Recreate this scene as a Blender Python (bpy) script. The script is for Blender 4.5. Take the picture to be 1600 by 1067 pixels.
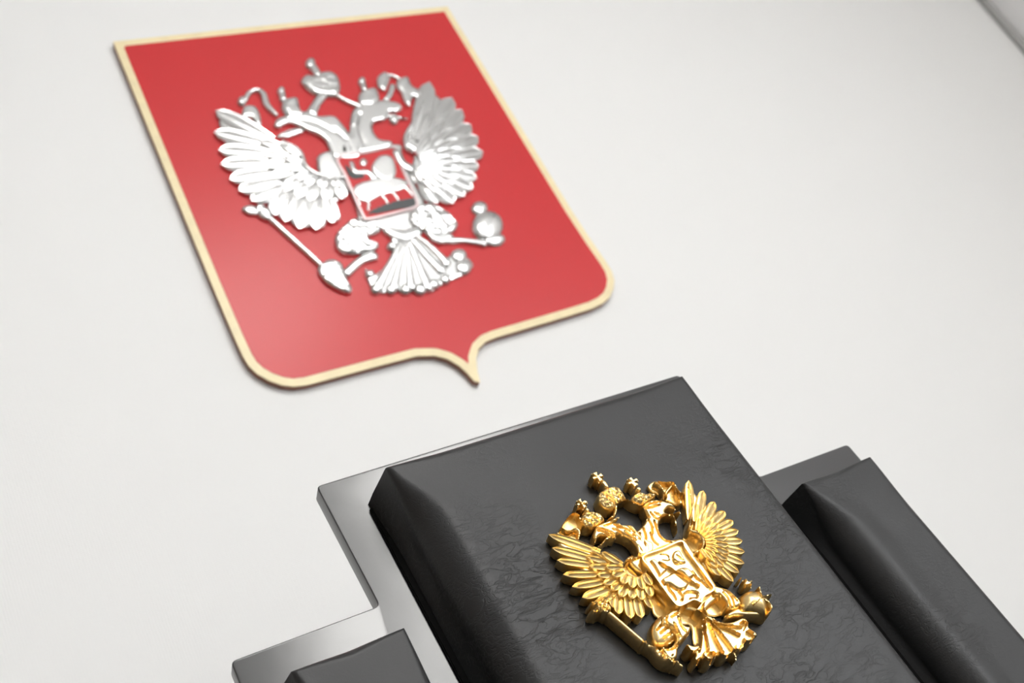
import bpy, bmesh, math, random
import numpy as np
from mathutils import Matrix, Vector, geometry, noise

random.seed(7)
for o in list(bpy.data.objects):
    bpy.data.objects.remove(o)
SC = bpy.context.scene
COL = SC.collection

# ------------------------------------------------------------------ camera
F = 1735.06                                   # focal length in pixels of a 1600 x 1067 frame
RW = np.array([[0.8551547, -0.2832665, -0.43413193],     # columns: world X, Y, Z seen from the camera
               [-0.23326292, 0.53762465, -0.81027658],
               [0.46292424, 0.79417871, 0.39367667]])
DW = 1.35                                     # camera to back wall
CAM = np.array([0.0, -DW, 0.91])
cam_d = bpy.data.cameras.new('camera')
cam = bpy.data.objects.new('camera', cam_d)
COL.objects.link(cam)
m3 = RW.T @ np.diag([1, -1, -1])
cam.matrix_world = Matrix([[*m3[0], CAM[0]], [*m3[1], CAM[1]], [*m3[2], CAM[2]], [0, 0, 0, 1]])
cam_d.sensor_width = 36
cam_d.lens = 36 * F / 1600
cam_d.clip_start = 0.02
cam_d.dof.use_dof = True
cam_d.dof.focus_distance = 0.86
cam_d.dof.aperture_fstop = 6.5
SC.camera = cam

# ------------------------------------------------------------------ world, exposure
W = bpy.data.worlds.new('world')
SC.world = W
W.use_nodes = True
W.node_tree.nodes['Background'].inputs[0].default_value = (0.9, 0.95, 1, 1)
W.node_tree.nodes['Background'].inputs[1].default_value = 0.6
vs = SC.view_settings
vs.view_transform = 'Standard'
vs.look = 'None'
vs.gamma = 1
vs.use_curve_mapping = False
vs.exposure = 0.02
LAMP = 20.0          # ceiling luminaires
DAY = 8.5           # daylight in the window of the right wall

# ------------------------------------------------------------------ materials
def mat(name, col, rough=0.5, metal=0.0, spec=0.5, coat=0.0, bump=None, var=None, emit=None, coat_rough=0.05):
    m = bpy.data.materials.new(name)
    m.use_nodes = True
    nt = m.node_tree
    b = nt.nodes['Principled BSDF']
    b.inputs['Base Color'].default_value = (*col, 1)
    b.inputs['Roughness'].default_value = rough
    b.inputs['Metallic'].default_value = metal
    b.inputs['Specular IOR Level'].default_value = spec
    b.inputs['Coat Weight'].default_value = coat
    b.inputs['Coat Roughness'].default_value = coat_rough
    tc = nt.nodes.new('ShaderNodeTexCoord')
    if var:                                   # (scale, amount): slight colour variation
        n = nt.nodes.new('ShaderNodeTexNoise')
        n.inputs['Scale'].default_value = var[0]
        n.inputs['Detail'].default_value = 4
        r = nt.nodes.new('ShaderNodeValToRGB')
        r.color_ramp.elements[0].position = 0.3
        r.color_ramp.elements[1].position = 0.7
        r.color_ramp.elements[0].color = (*[c * (1 - var[1]) for c in col], 1)
        r.color_ramp.elements[1].color = (*[min(1, c * (1 + var[1])) for c in col], 1)
        nt.links.new(tc.outputs['Object'], n.inputs['Vector'])
        nt.links.new(n.outputs['Fac'], r.inputs['Fac'])
        nt.links.new(r.outputs['Color'], b.inputs['Base Color'])
    if bump:
        prev = None
        for kind, scale, dist, strength in bump:
            if kind == 'noise':
                n = nt.nodes.new('ShaderNodeTexNoise')
                n.inputs['Detail'].default_value = 5
                n.inputs['Distortion'].default_value = 0.6
                out = n.outputs['Fac']
            elif kind == 'vor':
                n = nt.nodes.new('ShaderNodeTexVoronoi')
                n.feature = 'DISTANCE_TO_EDGE'
                out = n.outputs['Distance']
            else:
                n = nt.nodes.new('ShaderNodeTexWave')
                n.bands_direction = kind
                n.inputs['Distortion'].default_value = 1.5
                n.inputs['Detail'].default_value = 2
                out = n.outputs['Fac']
            n.inputs['Scale'].default_value = scale
            nt.links.new(tc.outputs['Object'], n.inputs['Vector'])
            bn = nt.nodes.new('ShaderNodeBump')
            bn.inputs['Distance'].default_value = dist
            bn.inputs['Strength'].default_value = strength
            nt.links.new(out, bn.inputs['Height'])
            if prev:
                nt.links.new(prev.outputs['Normal'], bn.inputs['Normal'])
            prev = bn
        nt.links.new(prev.outputs['Normal'], b.inputs['Normal'])
    if emit:
        b.inputs['Emission Color'].default_value = (*emit[0], 1)
        b.inputs['Emission Strength'].default_value = emit[1]
    return m

def leather_mat(name):
    """black leather: creases that come in patches, over a fine grain"""
    m = bpy.data.materials.new(name)
    m.use_nodes = True
    nt = m.node_tree
    N = nt.nodes.new
    L = nt.links.new
    b = nt.nodes['Principled BSDF']
    b.inputs['Base Color'].default_value = (0.026, 0.026, 0.0265, 1)
    b.inputs['Roughness'].default_value = 0.40
    b.inputs['Specular IOR Level'].default_value = 0.28
    tc = N('ShaderNodeTexCoord')
    mp = N('ShaderNodeMapping')
    mp.inputs['Scale'].default_value = (0.45, 1.0, 1.0)
    L(tc.outputs['Object'], mp.inputs['Vector'])
    warp = N('ShaderNodeTexNoise')
    warp.inputs['Scale'].default_value = 60
    warp.inputs['Detail'].default_value = 3
    L(mp.outputs['Vector'], warp.inputs['Vector'])
    mix = N('ShaderNodeMix')
    mix.data_type = 'VECTOR'
    mix.inputs['Factor'].default_value = 0.02
    L(mp.outputs['Vector'], mix.inputs[4])
    L(warp.outputs['Color'], mix.inputs[5])
    cre = N('ShaderNodeTexNoise')             # ridged noise makes thin creases
    cre.inputs['Scale'].default_value = 130
    cre.inputs['Detail'].default_value = 5
    cre.inputs['Distortion'].default_value = 0.9
    L(mix.outputs[1], cre.inputs['Vector'])
    sub = N('ShaderNodeMath')
    sub.operation = 'SUBTRACT'
    sub.inputs[1].default_value = 0.5
    L(cre.outputs['Fac'], sub.inputs[0])
    ab = N('ShaderNodeMath')
    ab.operation = 'ABSOLUTE'
    L(sub.outputs[0], ab.inputs[0])
    mr = N('ShaderNodeMapRange')
    mr.inputs['From Max'].default_value = 0.05
    L(ab.outputs[0], mr.inputs['Value'])
    patch = N('ShaderNodeTexNoise')           # where the leather is creased
    patch.inputs['Scale'].default_value = 9
    patch.inputs['Detail'].default_value = 1
    L(tc.outputs['Object'], patch.inputs['Vector'])
    pr = N('ShaderNodeMapRange')
    pr.inputs['From Min'].default_value = 0.44
    pr.inputs['From Max'].default_value = 0.68
    L(patch.outputs['Fac'], pr.inputs['Value'])
    mul = N('ShaderNodeMath')
    mul.operation = 'MULTIPLY'
    L(pr.outputs[0], mul.inputs[0])
    mul.inputs[1].default_value = 0.45
    bn = N('ShaderNodeBump')
    bn.inputs['Distance'].default_value = 0.0005
    L(mr.outputs[0], bn.inputs['Height'])
    L(mul.outputs[0], bn.inputs['Strength'])
    gr = N('ShaderNodeTexNoise')
    gr.inputs['Scale'].default_value = 700
    gr.inputs['Detail'].default_value = 2
    L(tc.outputs['Object'], gr.inputs['Vector'])
    b2 = N('ShaderNodeBump')
    b2.inputs['Distance'].default_value = 0.0004
    b2.inputs['Strength'].default_value = 0.22
    L(gr.outputs['Fac'], b2.inputs['Height'])
    L(bn.outputs['Normal'], b2.inputs['Normal'])
    L(b2.outputs['Normal'], b.inputs['Normal'])
    return m

M = {}
M['wall'] = mat('white_wallpaper', (0.84, 0.84, 0.83), 0.75, bump=[('Z', 130, 0.0006, 0.25), ('X', 90, 0.0005, 0.15), ('noise', 160, 0.0008, 0.25)])
M['wall2'] = mat('grey_white_paint', (0.88, 0.88, 0.885), 0.6, bump=[('noise', 200, 0.0005, 0.2)])
M['wood'] = mat('brown_wood_panelling', (0.30, 0.23, 0.17), 0.5, bump=[('Y', 6, 0.002, 0.2)], var=(4, 0.2))
M['corner_strip'] = mat('grey_corner_strip', (0.42, 0.42, 0.41), 0.5)
M['ceil'] = mat('ceiling_white', (0.8, 0.8, 0.79), 0.8)
M['floor'] = mat('grey_laminate', (0.16, 0.15, 0.14), 0.35, bump=[('X', 9, 0.001, 0.2)], var=(3, 0.25))
M['lamp'] = mat('lamp_diffuser', (0.9, 0.9, 0.9), 0.5, emit=((1, 0.98, 0.95), LAMP))
M['day'] = mat('window_daylight', (0.9, 0.9, 0.9), 0.5, emit=((0.95, 0.98, 1.0), DAY))
M['white'] = mat('white_plastic', (0.8, 0.8, 0.8), 0.4)
M['red'] = mat('red_lacquer', (0.61, 0.036, 0.040), 0.30, spec=0.34, bump=[('noise', 45, 0.0006, 0.05)])
M['cream'] = mat('cream_gold_paint', (0.88, 0.75, 0.46), 0.42, var=(60, 0.05))
M['edge'] = mat('brown_board_edge', (0.30, 0.13, 0.09), 0.6)
M['silver'] = mat('chromed_silver', (0.74, 0.74, 0.735), 0.22, metal=1.0)
M['silver_red_reflection'] = mat('silver_rim_reflecting_red', (0.62, 0.50, 0.50), 0.3, metal=1.0)  # silver tinted pink: reflection of the red put into the base colour
M['dark'] = mat('dark_grey_paint', (0.055, 0.06, 0.062), 0.4)
M['gold'] = mat('gilded_casting', (0.95, 0.70, 0.32), 0.30, metal=1.0, var=(400, 0.06), bump=[('noise', 900, 0.0003, 0.15)])
M['leather'] = leather_mat('black_leather')
M['lacquer'] = mat('black_lacquer', (0.02, 0.02, 0.021), 0.28, spec=1.0, bump=[('noise', 26, 0.0012, 0.2)])
M['cloth'] = mat('black_lining', (0.004, 0.004, 0.004), 0.95, spec=0.1)

# ------------------------------------------------------------------ helpers
def link(name, me, m, parent=None, smooth=True):
    if m is not None:
        me.materials.append(m)
    o = bpy.data.objects.new(name, me)
    COL.objects.link(o)
    if parent is not None:
        o.parent = parent
    for p in me.polygons:
        p.use_smooth = smooth
    return o

def smooth_by_angle(me, deg=35):
    bm = bmesh.new()
    bm.from_mesh(me)
    bmesh.ops.recalc_face_normals(bm, faces=bm.faces)
    a = math.radians(deg)
    for e in bm.edges:
        e.smooth = not (len(e.link_faces) == 2 and e.calc_face_angle(0) > a)
    bm.to_mesh(me)
    bm.free()

def from_bm(name, bm, m, parent=None, smooth=False, deg=35):
    bmesh.ops.recalc_face_normals(bm, faces=bm.faces)
    me = bpy.data.meshes.new(name)
    bm.to_mesh(me)
    bm.free()
    o = link(name, me, m, parent, smooth)
    if smooth:
        smooth_by_angle(me, deg)
    return o

def box(name, lo, hi, m, parent=None, bevel=0.0, seg=2):
    bm = bmesh.new()
    bmesh.ops.create_cube(bm, size=1)
    for v in bm.verts:
        v.co = [lo[i] + (v.co[i] + 0.5) * (hi[i] - lo[i]) for i in range(3)]
    if bevel:
        bmesh.ops.bevel(bm, geom=list(bm.edges), offset=bevel, segments=seg, affect='EDGES', profile=0.5)
    return from_bm(name, bm, m, parent, smooth=bevel > 0, deg=40)

def tag(o, label=None, cat=None, group=None, kind=None):
    if label: o['label'] = label
    if cat: o['category'] = cat
    if group: o['group'] = group
    if kind: o['kind'] = kind
    return o

def empty(name, mw):
    o = bpy.data.objects.new(name, None)
    o.empty_display_size = 0.05
    o.matrix_world = mw
    COL.objects.link(o)
    return o

# frames: local (u right, v up, w out of the surface towards the room)
def rotx(a):
    c, s = math.cos(a), math.sin(a)
    return np.array([[1, 0, 0], [0, c, -s], [0, s, c]])
def rotz(a):
    c, s = math.cos(a), math.sin(a)
    return np.array([[c, -s, 0], [s, c, 0], [0, 0, 1]])
MC = rotz(0.0146) @ rotx(-0.17953)            # the chair back leans about ten degrees
DC = 0.765                                    # camera to the plane of the chair's back board

class Plane:
    """a surface in the room; a pixel's ray is cut with it (or with a plane w in front of it)"""
    def __init__(s, Mx, D):
        s.M = Mx
        s.D = D
    def uv(s, px, py, w=0.0):
        d = s.M.T @ (RW.T @ np.array([(px - 800) / F, (py - 533.5) / F, 1.0]))
        k = (s.D - w) / d[1]
        return np.array([d[0] * k, d[2] * k])
    def world(s, u, v, w=0.0):
        return CAM + s.M @ np.array([u, s.D - w, v])
    def matrix(s, u, v, w=0.0):
        p = s.world(u, v, w)
        X, Y, Z = s.M[:, 0], s.M[:, 2], -s.M[:, 1]
        return Matrix([[X[i], Y[i], Z[i], p[i]] for i in range(3)] + [[0, 0, 0, 1]])
PW = Plane(np.eye(3), DW)
PC = Plane(MC, DC)

# ------------------------------------------------------------------ room
XR = 1.759 * DW                               # corner at the right, from the vertical line in the photo
XL, YF, ZC = -3.2, -6.0, 3.2
def shell(name, lo, hi, m):
    return tag(box(name, lo, hi, m), kind='structure')
shell('floor', (XL - .1, YF - .1, -0.1), (XR + .1, 0.1, 0), M['floor'])
shell('ceiling', (XL - .1, YF - .1, ZC), (XR + .1, 0.1, ZC + .1), M['ceil'])
shell('wall_back', (XL - .1, 0, 0), (XR + .1, 0.1, ZC), M['wall'])
shell('wall_left', (XL - .1, YF, 0), (XL, 0, ZC), M['wood'])
shell('wall_front', (XL - .1, YF - .1, 0), (XR + .1, YF, ZC), M['wall2'])
# right wall with a window opening
WY0, WY1, WZ0, WZ1 = -4.9, -2.6, 1.0, 2.95
bm = bmesh.new()
for lo, hi in (((XR, YF, 0), (XR + .1, WY0, ZC)), ((XR, WY1, 0), (XR + .1, 0, ZC)),
               ((XR, WY0, 0), (XR + .1, WY1, WZ0)), ((XR, WY0, WZ1), (XR + .1, WY1, ZC))):
    r = bmesh.ops.create_cube(bm, size=1)
    for v in r['verts']:
        v.co = [lo[i] + (v.co[i] + 0.5) * (hi[i] - lo[i]) for i in range(3)]
tag(from_bm('wall_right', bm, M['wall2']), kind='structure')
win = tag(box('window_1', (XR + .075, WY0, WZ0), (XR + .09, WY1, WZ1), M['day']), kind='structure')
for k in range(4):
    y = WY0 + (WY1 - WY0) * k / 3
    y = min(max(y, WY0 + .03), WY1 - .03)
    box('window_frame', (XR + .04, y - .03, WZ0), (XR + .074, y + .03, WZ1), M['white'], win)
for z in (WZ0, WZ1 - .06):
    box('window_frame', (XR + .04, WY0, z), (XR + .074, WY1, z + .06), M['white'], win)
tag(box('corner_strip_1', (XR - .016, -.016, 0), (XR, 0, ZC), M['corner_strip'], bevel=.004), kind='structure')  # narrow grey strip down the right-hand corner
tag(box('baseboard_back', (XL, -.015, 0), (XR - .016, 0, .08), M['white'], bevel=.004), kind='structure')
for x, y, where in ((1.1, -2.35, 'nearest the back wall'), (1.1, -3.6, 'in the middle of the ceiling'), (1.1, -4.85, 'farthest from the back wall')):
    e = empty('ceiling_light', Matrix.Translation((x, y, ZC)))
    box('diffuser', (-.44, -.29, -.028), (.44, .29, -.012), M['lamp'], e)
    for a, b_, c, d in ((-.46, -.31, .46, -.29), (-.46, .29, .46, .31), (-.46, -.29, -.44, .29), (.44, -.29, .46, .29)):
        box('frame', (a, b_, -.034), (c, d, 0), M['white'], e)
    tag(e, 'white ceiling light panel ' + where, 'ceiling light', 'ceiling light panels')

# ------------------------------------------------------------------ relief modelling
def catmull(pts, closed=True, sub=4):
    P = [np.array(p, float) for p in pts]
    n = len(P)
    out = []
    rng = range(n if closed else n - 1)
    for i in rng:
        if closed:
            p0, p1, p2, p3 = P[i - 1], P[i], P[(i + 1) % n], P[(i + 2) % n]
        else:
            p0, p1, p2, p3 = P[max(i - 1, 0)], P[i], P[i + 1], P[min(i + 2, n - 1)]
        for k in range(sub):
            t = k / sub
            out.append(0.5 * ((2 * p1) + (-p0 + p2) * t + (2 * p0 - 5 * p1 + 4 * p2 - p3) * t * t + (-p0 + 3 * p1 - 3 * p2 + p3) * t ** 3))
    if not closed:
        out.append(P[-1])
    return np.array(out)

def resample(pts, step, closed=True):
    P = np.vstack([pts, pts[:1]]) if closed else np.array(pts)
    seg = np.linalg.norm(np.diff(P, axis=0), axis=1)
    s = np.concatenate([[0], np.cumsum(seg)])
    n = max(6 if closed else 2, int(round(s[-1] / step)))
    t = np.linspace(0, s[-1], n + 1)
    q = np.stack([np.interp(t, s, P[:, k]) for k in range(2)], 1)
    return q[:-1] if closed else q

def dist_to(poly, pts, closed=True):
    A = np.array(poly)
    B = np.roll(A, -1, axis=0) if closed else A[1:]
    A = A if closed else A[:-1]
    d = np.full(len(pts), 1e9)
    for a, b in zip(A, B):
        ab = b - a
        L = max(ab @ ab, 1e-18)
        t = np.clip(((pts - a) @ ab) / L, 0, 1)
        q = a + t[:, None] * ab
        d = np.minimum(d, np.linalg.norm(pts - q, axis=1))
    return d

def inside(poly, pts):
    x, y = pts[:, 0], pts[:, 1]
    r = np.zeros(len(pts), bool)
    A = np.array(poly)
    B = np.roll(A, -1, axis=0)
    for (ax, ay), (bx, by) in zip(A, B):
        c = ((ay > y) != (by > y))
        with np.errstate(divide='ignore', invalid='ignore'):
            xi = (bx - ax) * (y - ay) / (by - ay) + ax
        r ^= c & (x < xi)
    return r

def relief_mesh(name, outline, z0, zt, rnd, step, edge=0.35, grooves=(), bumps=0.0, bump_scale=1.0):
    """a cast piece: walls from z0 up, a rounded rim of width rnd, a top at zt with carved grooves"""
    out = resample(outline, step)
    x0, y0 = out.min(0)
    x1, y1 = out.max(0)
    gx, gy = np.meshgrid(np.arange(x0 + step * .5, x1, step), np.arange(y0 + step * .5, y1, step))
    gx = gx + ((np.arange(gx.shape[0]) % 2) * step * .5)[:, None]
    g = np.stack([gx.ravel(), gy.ravel()], 1)
    if len(g):
        g = g[inside(out, g)]
    if len(g):
        g = g[dist_to(out, g) > step * .55]
    P = np.vstack([out, g]) if len(g) else out
    n = len(out)
    res = geometry.delaunay_2d_cdt([Vector(p) for p in P], [(i, (i + 1) % n) for i in range(n)], [], 1, 1e-9)
    V = np.array([tuple(v) for v in res[0]])
    T = [tuple(f) for f in res[2]]
    d = dist_to(out, V)
    k = np.clip(d / rnd, 0, 1)
    ze = z0 + (zt - z0) * (1 - edge)
    z = ze + (zt - ze) * np.sqrt(np.clip(1 - (1 - k) ** 2, 0, 1))
    for line, wd, dep in grooves:
        dl = dist_to(line, V, closed=False)
        z = z - dep * np.exp(-(dl / wd) ** 2) * np.clip(k * 1.5, 0, 1)
    if bumps:
        for i, p in enumerate(V):
            z[i] += bumps * noise.noise(Vector((p[0] * bump_scale, p[1] * bump_scale, 3.3))) * min(1, k[i] * 1.4)
    z = np.maximum(z, z0 + 1e-4)
    verts = [(V[i, 0], V[i, 1], z[i]) for i in range(len(V))]
    faces = list(T)
    ec = {}
    for f in T:
        m = len(f)
        for i in range(m):
            ec.setdefault(tuple(sorted((f[i], f[(i + 1) % m]))), []).append((f[i], f[(i + 1) % m]))
    base = {}
    for key, es in ec.items():
        if len(es) == 1:
            a, b = es[0]
            for q in (a, b):
                if q not in base:
                    base[q] = len(verts)
                    verts.append((V[q, 0], V[q, 1], z0))
            faces.append((b, a, base[a], base[b]))
    me = bpy.data.meshes.new(name)
    me.from_pydata(verts, [], faces)
    return me

class Cast:
    """an emblem cast in relief on a plane; outlines are traced in photo pixels and cut with that plane"""
    def __init__(s, root, plane, w0, org, m, step, crops, hfun, arch):
        s.arch = arch
        s.root, s.plane, s.w0, s.m, s.step, s.crops, s.hfun = root, plane, w0, m, step, crops, hfun
        s.org = plane.uv(*org, w0)
        s.px = np.linalg.norm(plane.uv(org[0] + 1, org[1], w0) - plane.uv(org[0] - 1, org[1], w0)) / 2
    def pix(s, c, pts):
        x, y, k = s.crops[c]
        return [(x + p[0] / k, y + p[1] / k) for p in pts]
    def flat(s, pxs, h):
        return np.array([s.plane.uv(x, y, s.w0 + h) - s.org for x, y in pxs])
    def hgt(s, pxs, hf):
        return hf * s.hfun(sum(p[1] for p in pxs) / len(pxs))
    def piece(s, name, c, pts, hf=1.0, rnd=4, edge=.35, grooves=(), gw=.9, gd=.12, bumps=0, bs=1.0, smooth=True,
              parent=None, m=None, z0=0.0, deg=38, sub=4):
        pxs = s.pix(c, pts)
        h = s.hgt(pxs, hf)
        o2 = s.flat(pxs, h)
        o2 = catmull(o2, True, sub) if smooth else o2
        gl = [(catmull(s.flat(s.pix(c, l), h), False, 4), gw * s.px, gd * h) for l in grooves]
        me = relief_mesh(name, o2, z0 * h, h, rnd * s.px, s.step * s.px, edge, gl, bumps * h, bs / s.px / 8)
        ob = link(name, me, m or s.m, parent or s.root)
        smooth_by_angle(me, deg)
        return ob
    def stroke(s, name, c, pts, w, hf=1.0, rnd=None, edge=.4, bumps=0, parent=None, m=None, closed=False, z0=0.0, grooves=(), bs=1.0, caps=True):
        k = s.crops[c][2]
        pxs = s.pix(c, pts)
        h = s.hgt(pxs, hf)
        L = catmull(s.flat(pxs, h), closed, 5)
        T = np.gradient(L, axis=0)
        if closed:
            T = np.roll(L, -1, axis=0) - np.roll(L, 1, axis=0)
        T /= np.maximum(np.linalg.norm(T, axis=1), 1e-12)[:, None]
        Nn = np.stack([-T[:, 1], T[:, 0]], 1)
        ws = np.interp(np.linspace(0, 1, len(L)), np.linspace(0, 1, len(w)), w) if isinstance(w, (list, tuple)) else np.full(len(L), w)
        ws = ws / k * s.px / 2
        if closed:
            return s.ring(name, L, Nn, ws[0], h, parent, m)
        a, b = L + Nn * ws[:, None], L - Nn * ws[:, None]
        o2 = np.vstack([a, [L[-1] + T[-1] * ws[-1] * .6], b[::-1], [L[0] - T[0] * ws[0] * .6]])
        rr = rnd * s.px if rnd else max(ws.max(), 1e-5)
        gl = [(catmull(s.flat(s.pix(c, l), h), False, 4), .8 * s.px, .12 * h) for l in grooves]
        me = relief_mesh(name, o2, z0 * h, h, rr, min(s.step * s.px, max(ws.mean(), .35 * s.px)), edge, gl, bumps * h, bs / s.px / 8)
        ob = link(name, me, m or s.m, parent or s.root)
        smooth_by_angle(me, 50)
        return ob
    def ring(s, name, L, Nn, w, h, parent, m):
        n = len(L)
        V, Fc = [], []
        prof = [(1, 0), (1, .82), (.55, 1), (-.55, 1), (-1, .82), (-1, 0)]
        for i in range(n):
            for a, zz in prof:
                p = L[i] + Nn[i] * w * a
                V.append((p[0], p[1], h * zz))
        q = len(prof)
        for i in range(n):
            for k in range(q):
                a, b = i * q + k, i * q + (k + 1) % q
                c2, d = ((i + 1) % n) * q + (k + 1) % q, ((i + 1) % n) * q + k
                Fc.append((a, b, c2, d))
        me = bpy.data.meshes.new(name)
        me.from_pydata(V, [], Fc)
        ob = link(name, me, m or s.m, parent or s.root)
        smooth_by_angle(me, 30)
        return ob
    def disc(s, name, c, cen, r, hf=1.0, parent=None, m=None, sy=1.0, n=12, edge=.7, bumps=0):
        k = s.crops[c][2]
        pts = [(cen[0] + r * math.cos(2 * math.pi * i / n), cen[1] + r * sy * math.sin(2 * math.pi * i / n)) for i in range(n)]
        return s.piece(name, c, pts, hf, rnd=r / k, edge=edge, parent=parent, m=m, sub=2, bumps=bumps)
    def feather(s, root_px, tip_px, w_px, hf_root, hf_tip, parent, blunt=.5, bend=0.0, nl=10):
        arch = s.arch
        h = s.hfun((root_px[1] + tip_px[1]) / 2)
        a, b = s.flat([root_px, tip_px], h * (hf_root + hf_tip) / 2)
        t = b - a
        L = np.linalg.norm(t)
        t = t / L
        nn = np.array([-t[1], t[0]])
        xs = [-1, -.86, -.6, -.22, 0, .22, .6, .86, 1]
        zs = [-.10, .02, -.055, -.02, .05, -.02, -.055, .02, -.10]
        V, Fc = [], []
        q = len(xs) + 2
        for i in range(nl + 1):
            f = i / nl
            hw = w_px * s.px * .5 * (0.62 + 0.38 * math.sin(min(f / .55, 1) * math.pi / 2)) * (max(1 - max(0, (f - blunt) / (1 - blunt)) ** 2.2, 0) ** .62)
            hw = max(hw, w_px * s.px * .02)
            c = a + t * L * f + nn * bend * L * math.sin(f * math.pi)
            z = h * (hf_root + (hf_tip - hf_root) * f + arch * math.sin(f * math.pi) - arch * .8 * max(0, f - .6))
            prev = c + nn * hw * xs[0]
            V.append((prev[0], prev[1], 0))
            for x, zz in zip(xs, zs):
                p = c + nn * hw * x
                V.append((p[0], p[1], z + zz * h * min(1, hw / (w_px * s.px * .3))))
            p = c + nn * hw * xs[-1]
            V.append((p[0], p[1], 0))
        for i in range(nl):
            for k in range(q - 1):
                Fc.append((i * q + k, i * q + k + 1, (i + 1) * q + k + 1, (i + 1) * q + k))
        Fc.append(tuple(nl * q + k for k in range(q)))
        Fc.append(tuple(reversed(range(q))))
        me = bpy.data.meshes.new('feather')
        me.from_pydata(V, [], Fc)
        ob = link('feather', me, s.m, parent)
        smooth_by_angle(me, 32)
        return ob

# ------------------------------------------------------------------ wall plaque
BT = 0.012
def px_poly(plane, pxs, w, org):
    return np.array([plane.uv(x, y, w) - org for x, y in pxs])
PL_OUT = [(177, 65), (699, 10), (757, 105), (830, 225), (894, 330), (924, 376), (947, 409), (956, 424), (960, 438), (958.5, 452), (953, 464),
          (943, 473), (927, 481), (892, 492), (830, 510.5), (776, 526.5), (760, 533), (749, 544), (744, 560), (746, 580), (750, 597),
          (741, 595), (731, 583), (718, 571), (700, 560.5), (680, 555), (652, 555.5), (600, 569), (540, 585), (480, 601), (459, 603.6), (440, 601),
          (420, 594), (402, 583.5), (389, 571.5), (380, 557), (364, 522), (347, 482), (329, 439), (260, 270)]
p_org = PW.uv(530, 300, BT)
plaque = empty('wall_plaque', PW.matrix(p_org[0], p_org[1], 0))
tag(plaque, 'red heraldic shield plaque with a cream border hanging on the white wall', 'plaque')
PO = px_poly(PW, PL_OUT, BT, p_org)
def slab(name, poly, z0, z1, m, parent, bevel=0.0):
    bm = bmesh.new()
    vs_ = [bm.verts.new((p[0], p[1], z0)) for p in poly]
    f = bm.faces.new(vs_)
    r = bmesh.ops.extrude_face_region(bm, geom=[f])
    top = [g for g in r['geom'] if isinstance(g, bmesh.types.BMVert)]
    for v in top:
        v.co.z = z1
    if bevel:
        es = [e for e in bm.edges if e.verts[0].co.z == z1 and e.verts[1].co.z == z1]
        bmesh.ops.bevel(bm, geom=es, offset=bevel, segments=2, affect='EDGES', profile=.5)
    bmesh.ops.triangulate(bm, faces=[f for f in bm.faces if len(f.verts) > 4])
    return from_bm(name, bm, m, parent, smooth=True, deg=30)
def inset(poly, d):
    q = resample(np.array(poly), 0.004)
    # keep the four true corners
    T = np.roll(q, -1, axis=0) - np.roll(q, 1, axis=0)
    T /= np.linalg.norm(T, axis=1)[:, None]
    area = np.sum(q[:, 0] * np.roll(q[:, 1], -1) - np.roll(q[:, 0], -1) * q[:, 1])
    Nn = np.stack([-T[:, 1], T[:, 0]], 1) * (1 if area > 0 else -1)
    r = q + Nn * d
    k = dist_to(np.array(poly), r) > d * .985
    return r[k]
slab('board', PO, 0.0, BT - .003, M['edge'], plaque)
slab('border', PO, BT - .003, BT, M['cream'], plaque, bevel=.0012)
slab('panel', inset(PO, .0125), BT - .001, BT + .0005, M['red'], plaque, bevel=.0003)

# ------------------------------------------------------------------ chair
CX = 0.465                                    # middle of the chair back in the plane's u
base = Vector((CX, -0.92, 0))
chair = empty('armchair', Matrix.Translation(base))
tag(chair, 'black leather armchair with stepped lacquered back and gold emblem', 'chair')
BACK = Matrix.Translation(-base) @ PC.matrix(CX, 0, 0)
def on_back(o, par=chair):
    o.parent = par
    if par is chair:
        o.matrix_basis = BACK
    return o

def fillet(poly, r, n=4):
    out = []
    m = len(poly)
    for i in range(m):
        a, b, c = (np.array(poly[(i + k) % m], float) for k in (-1, 0, 1))
        d1, d2 = (a - b) / np.linalg.norm(a - b), (c - b) / np.linalg.norm(c - b)
        for k in range(n + 1):
            t = k / n
            p0, p1 = b + d1 * r, b + d2 * r
            out.append((1 - t) ** 2 * p0 + 2 * t * (1 - t) * b + t * t * p1)
    return out
FB = fillet([(-.3095, .3595), (-.191, .3595), (-.193, .4805), (.193, .4805), (.193, .3475), (.3095, .3465), (.3095, -.33), (-.3095, -.33)], .0045)
bm = bmesh.new()
f = bm.faces.new([bm.verts.new((p[0], p[1], 0)) for p in FB])
r = bmesh.ops.extrude_face_region(bm, geom=[f])
for g in r['geom']:
    if isinstance(g, bmesh.types.BMVert):
        g.co.z = -.0165
es = [e for e in bm.edges if abs(e.verts[0].co.z - e.verts[1].co.z) < 1e-6]
bmesh.ops.bevel(bm, geom=es, offset=.0013, segments=3, affect='EDGES', profile=.5)
on_back(from_bm('back_board', bm, M['lacquer'], None, smooth=True, deg=25))

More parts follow.
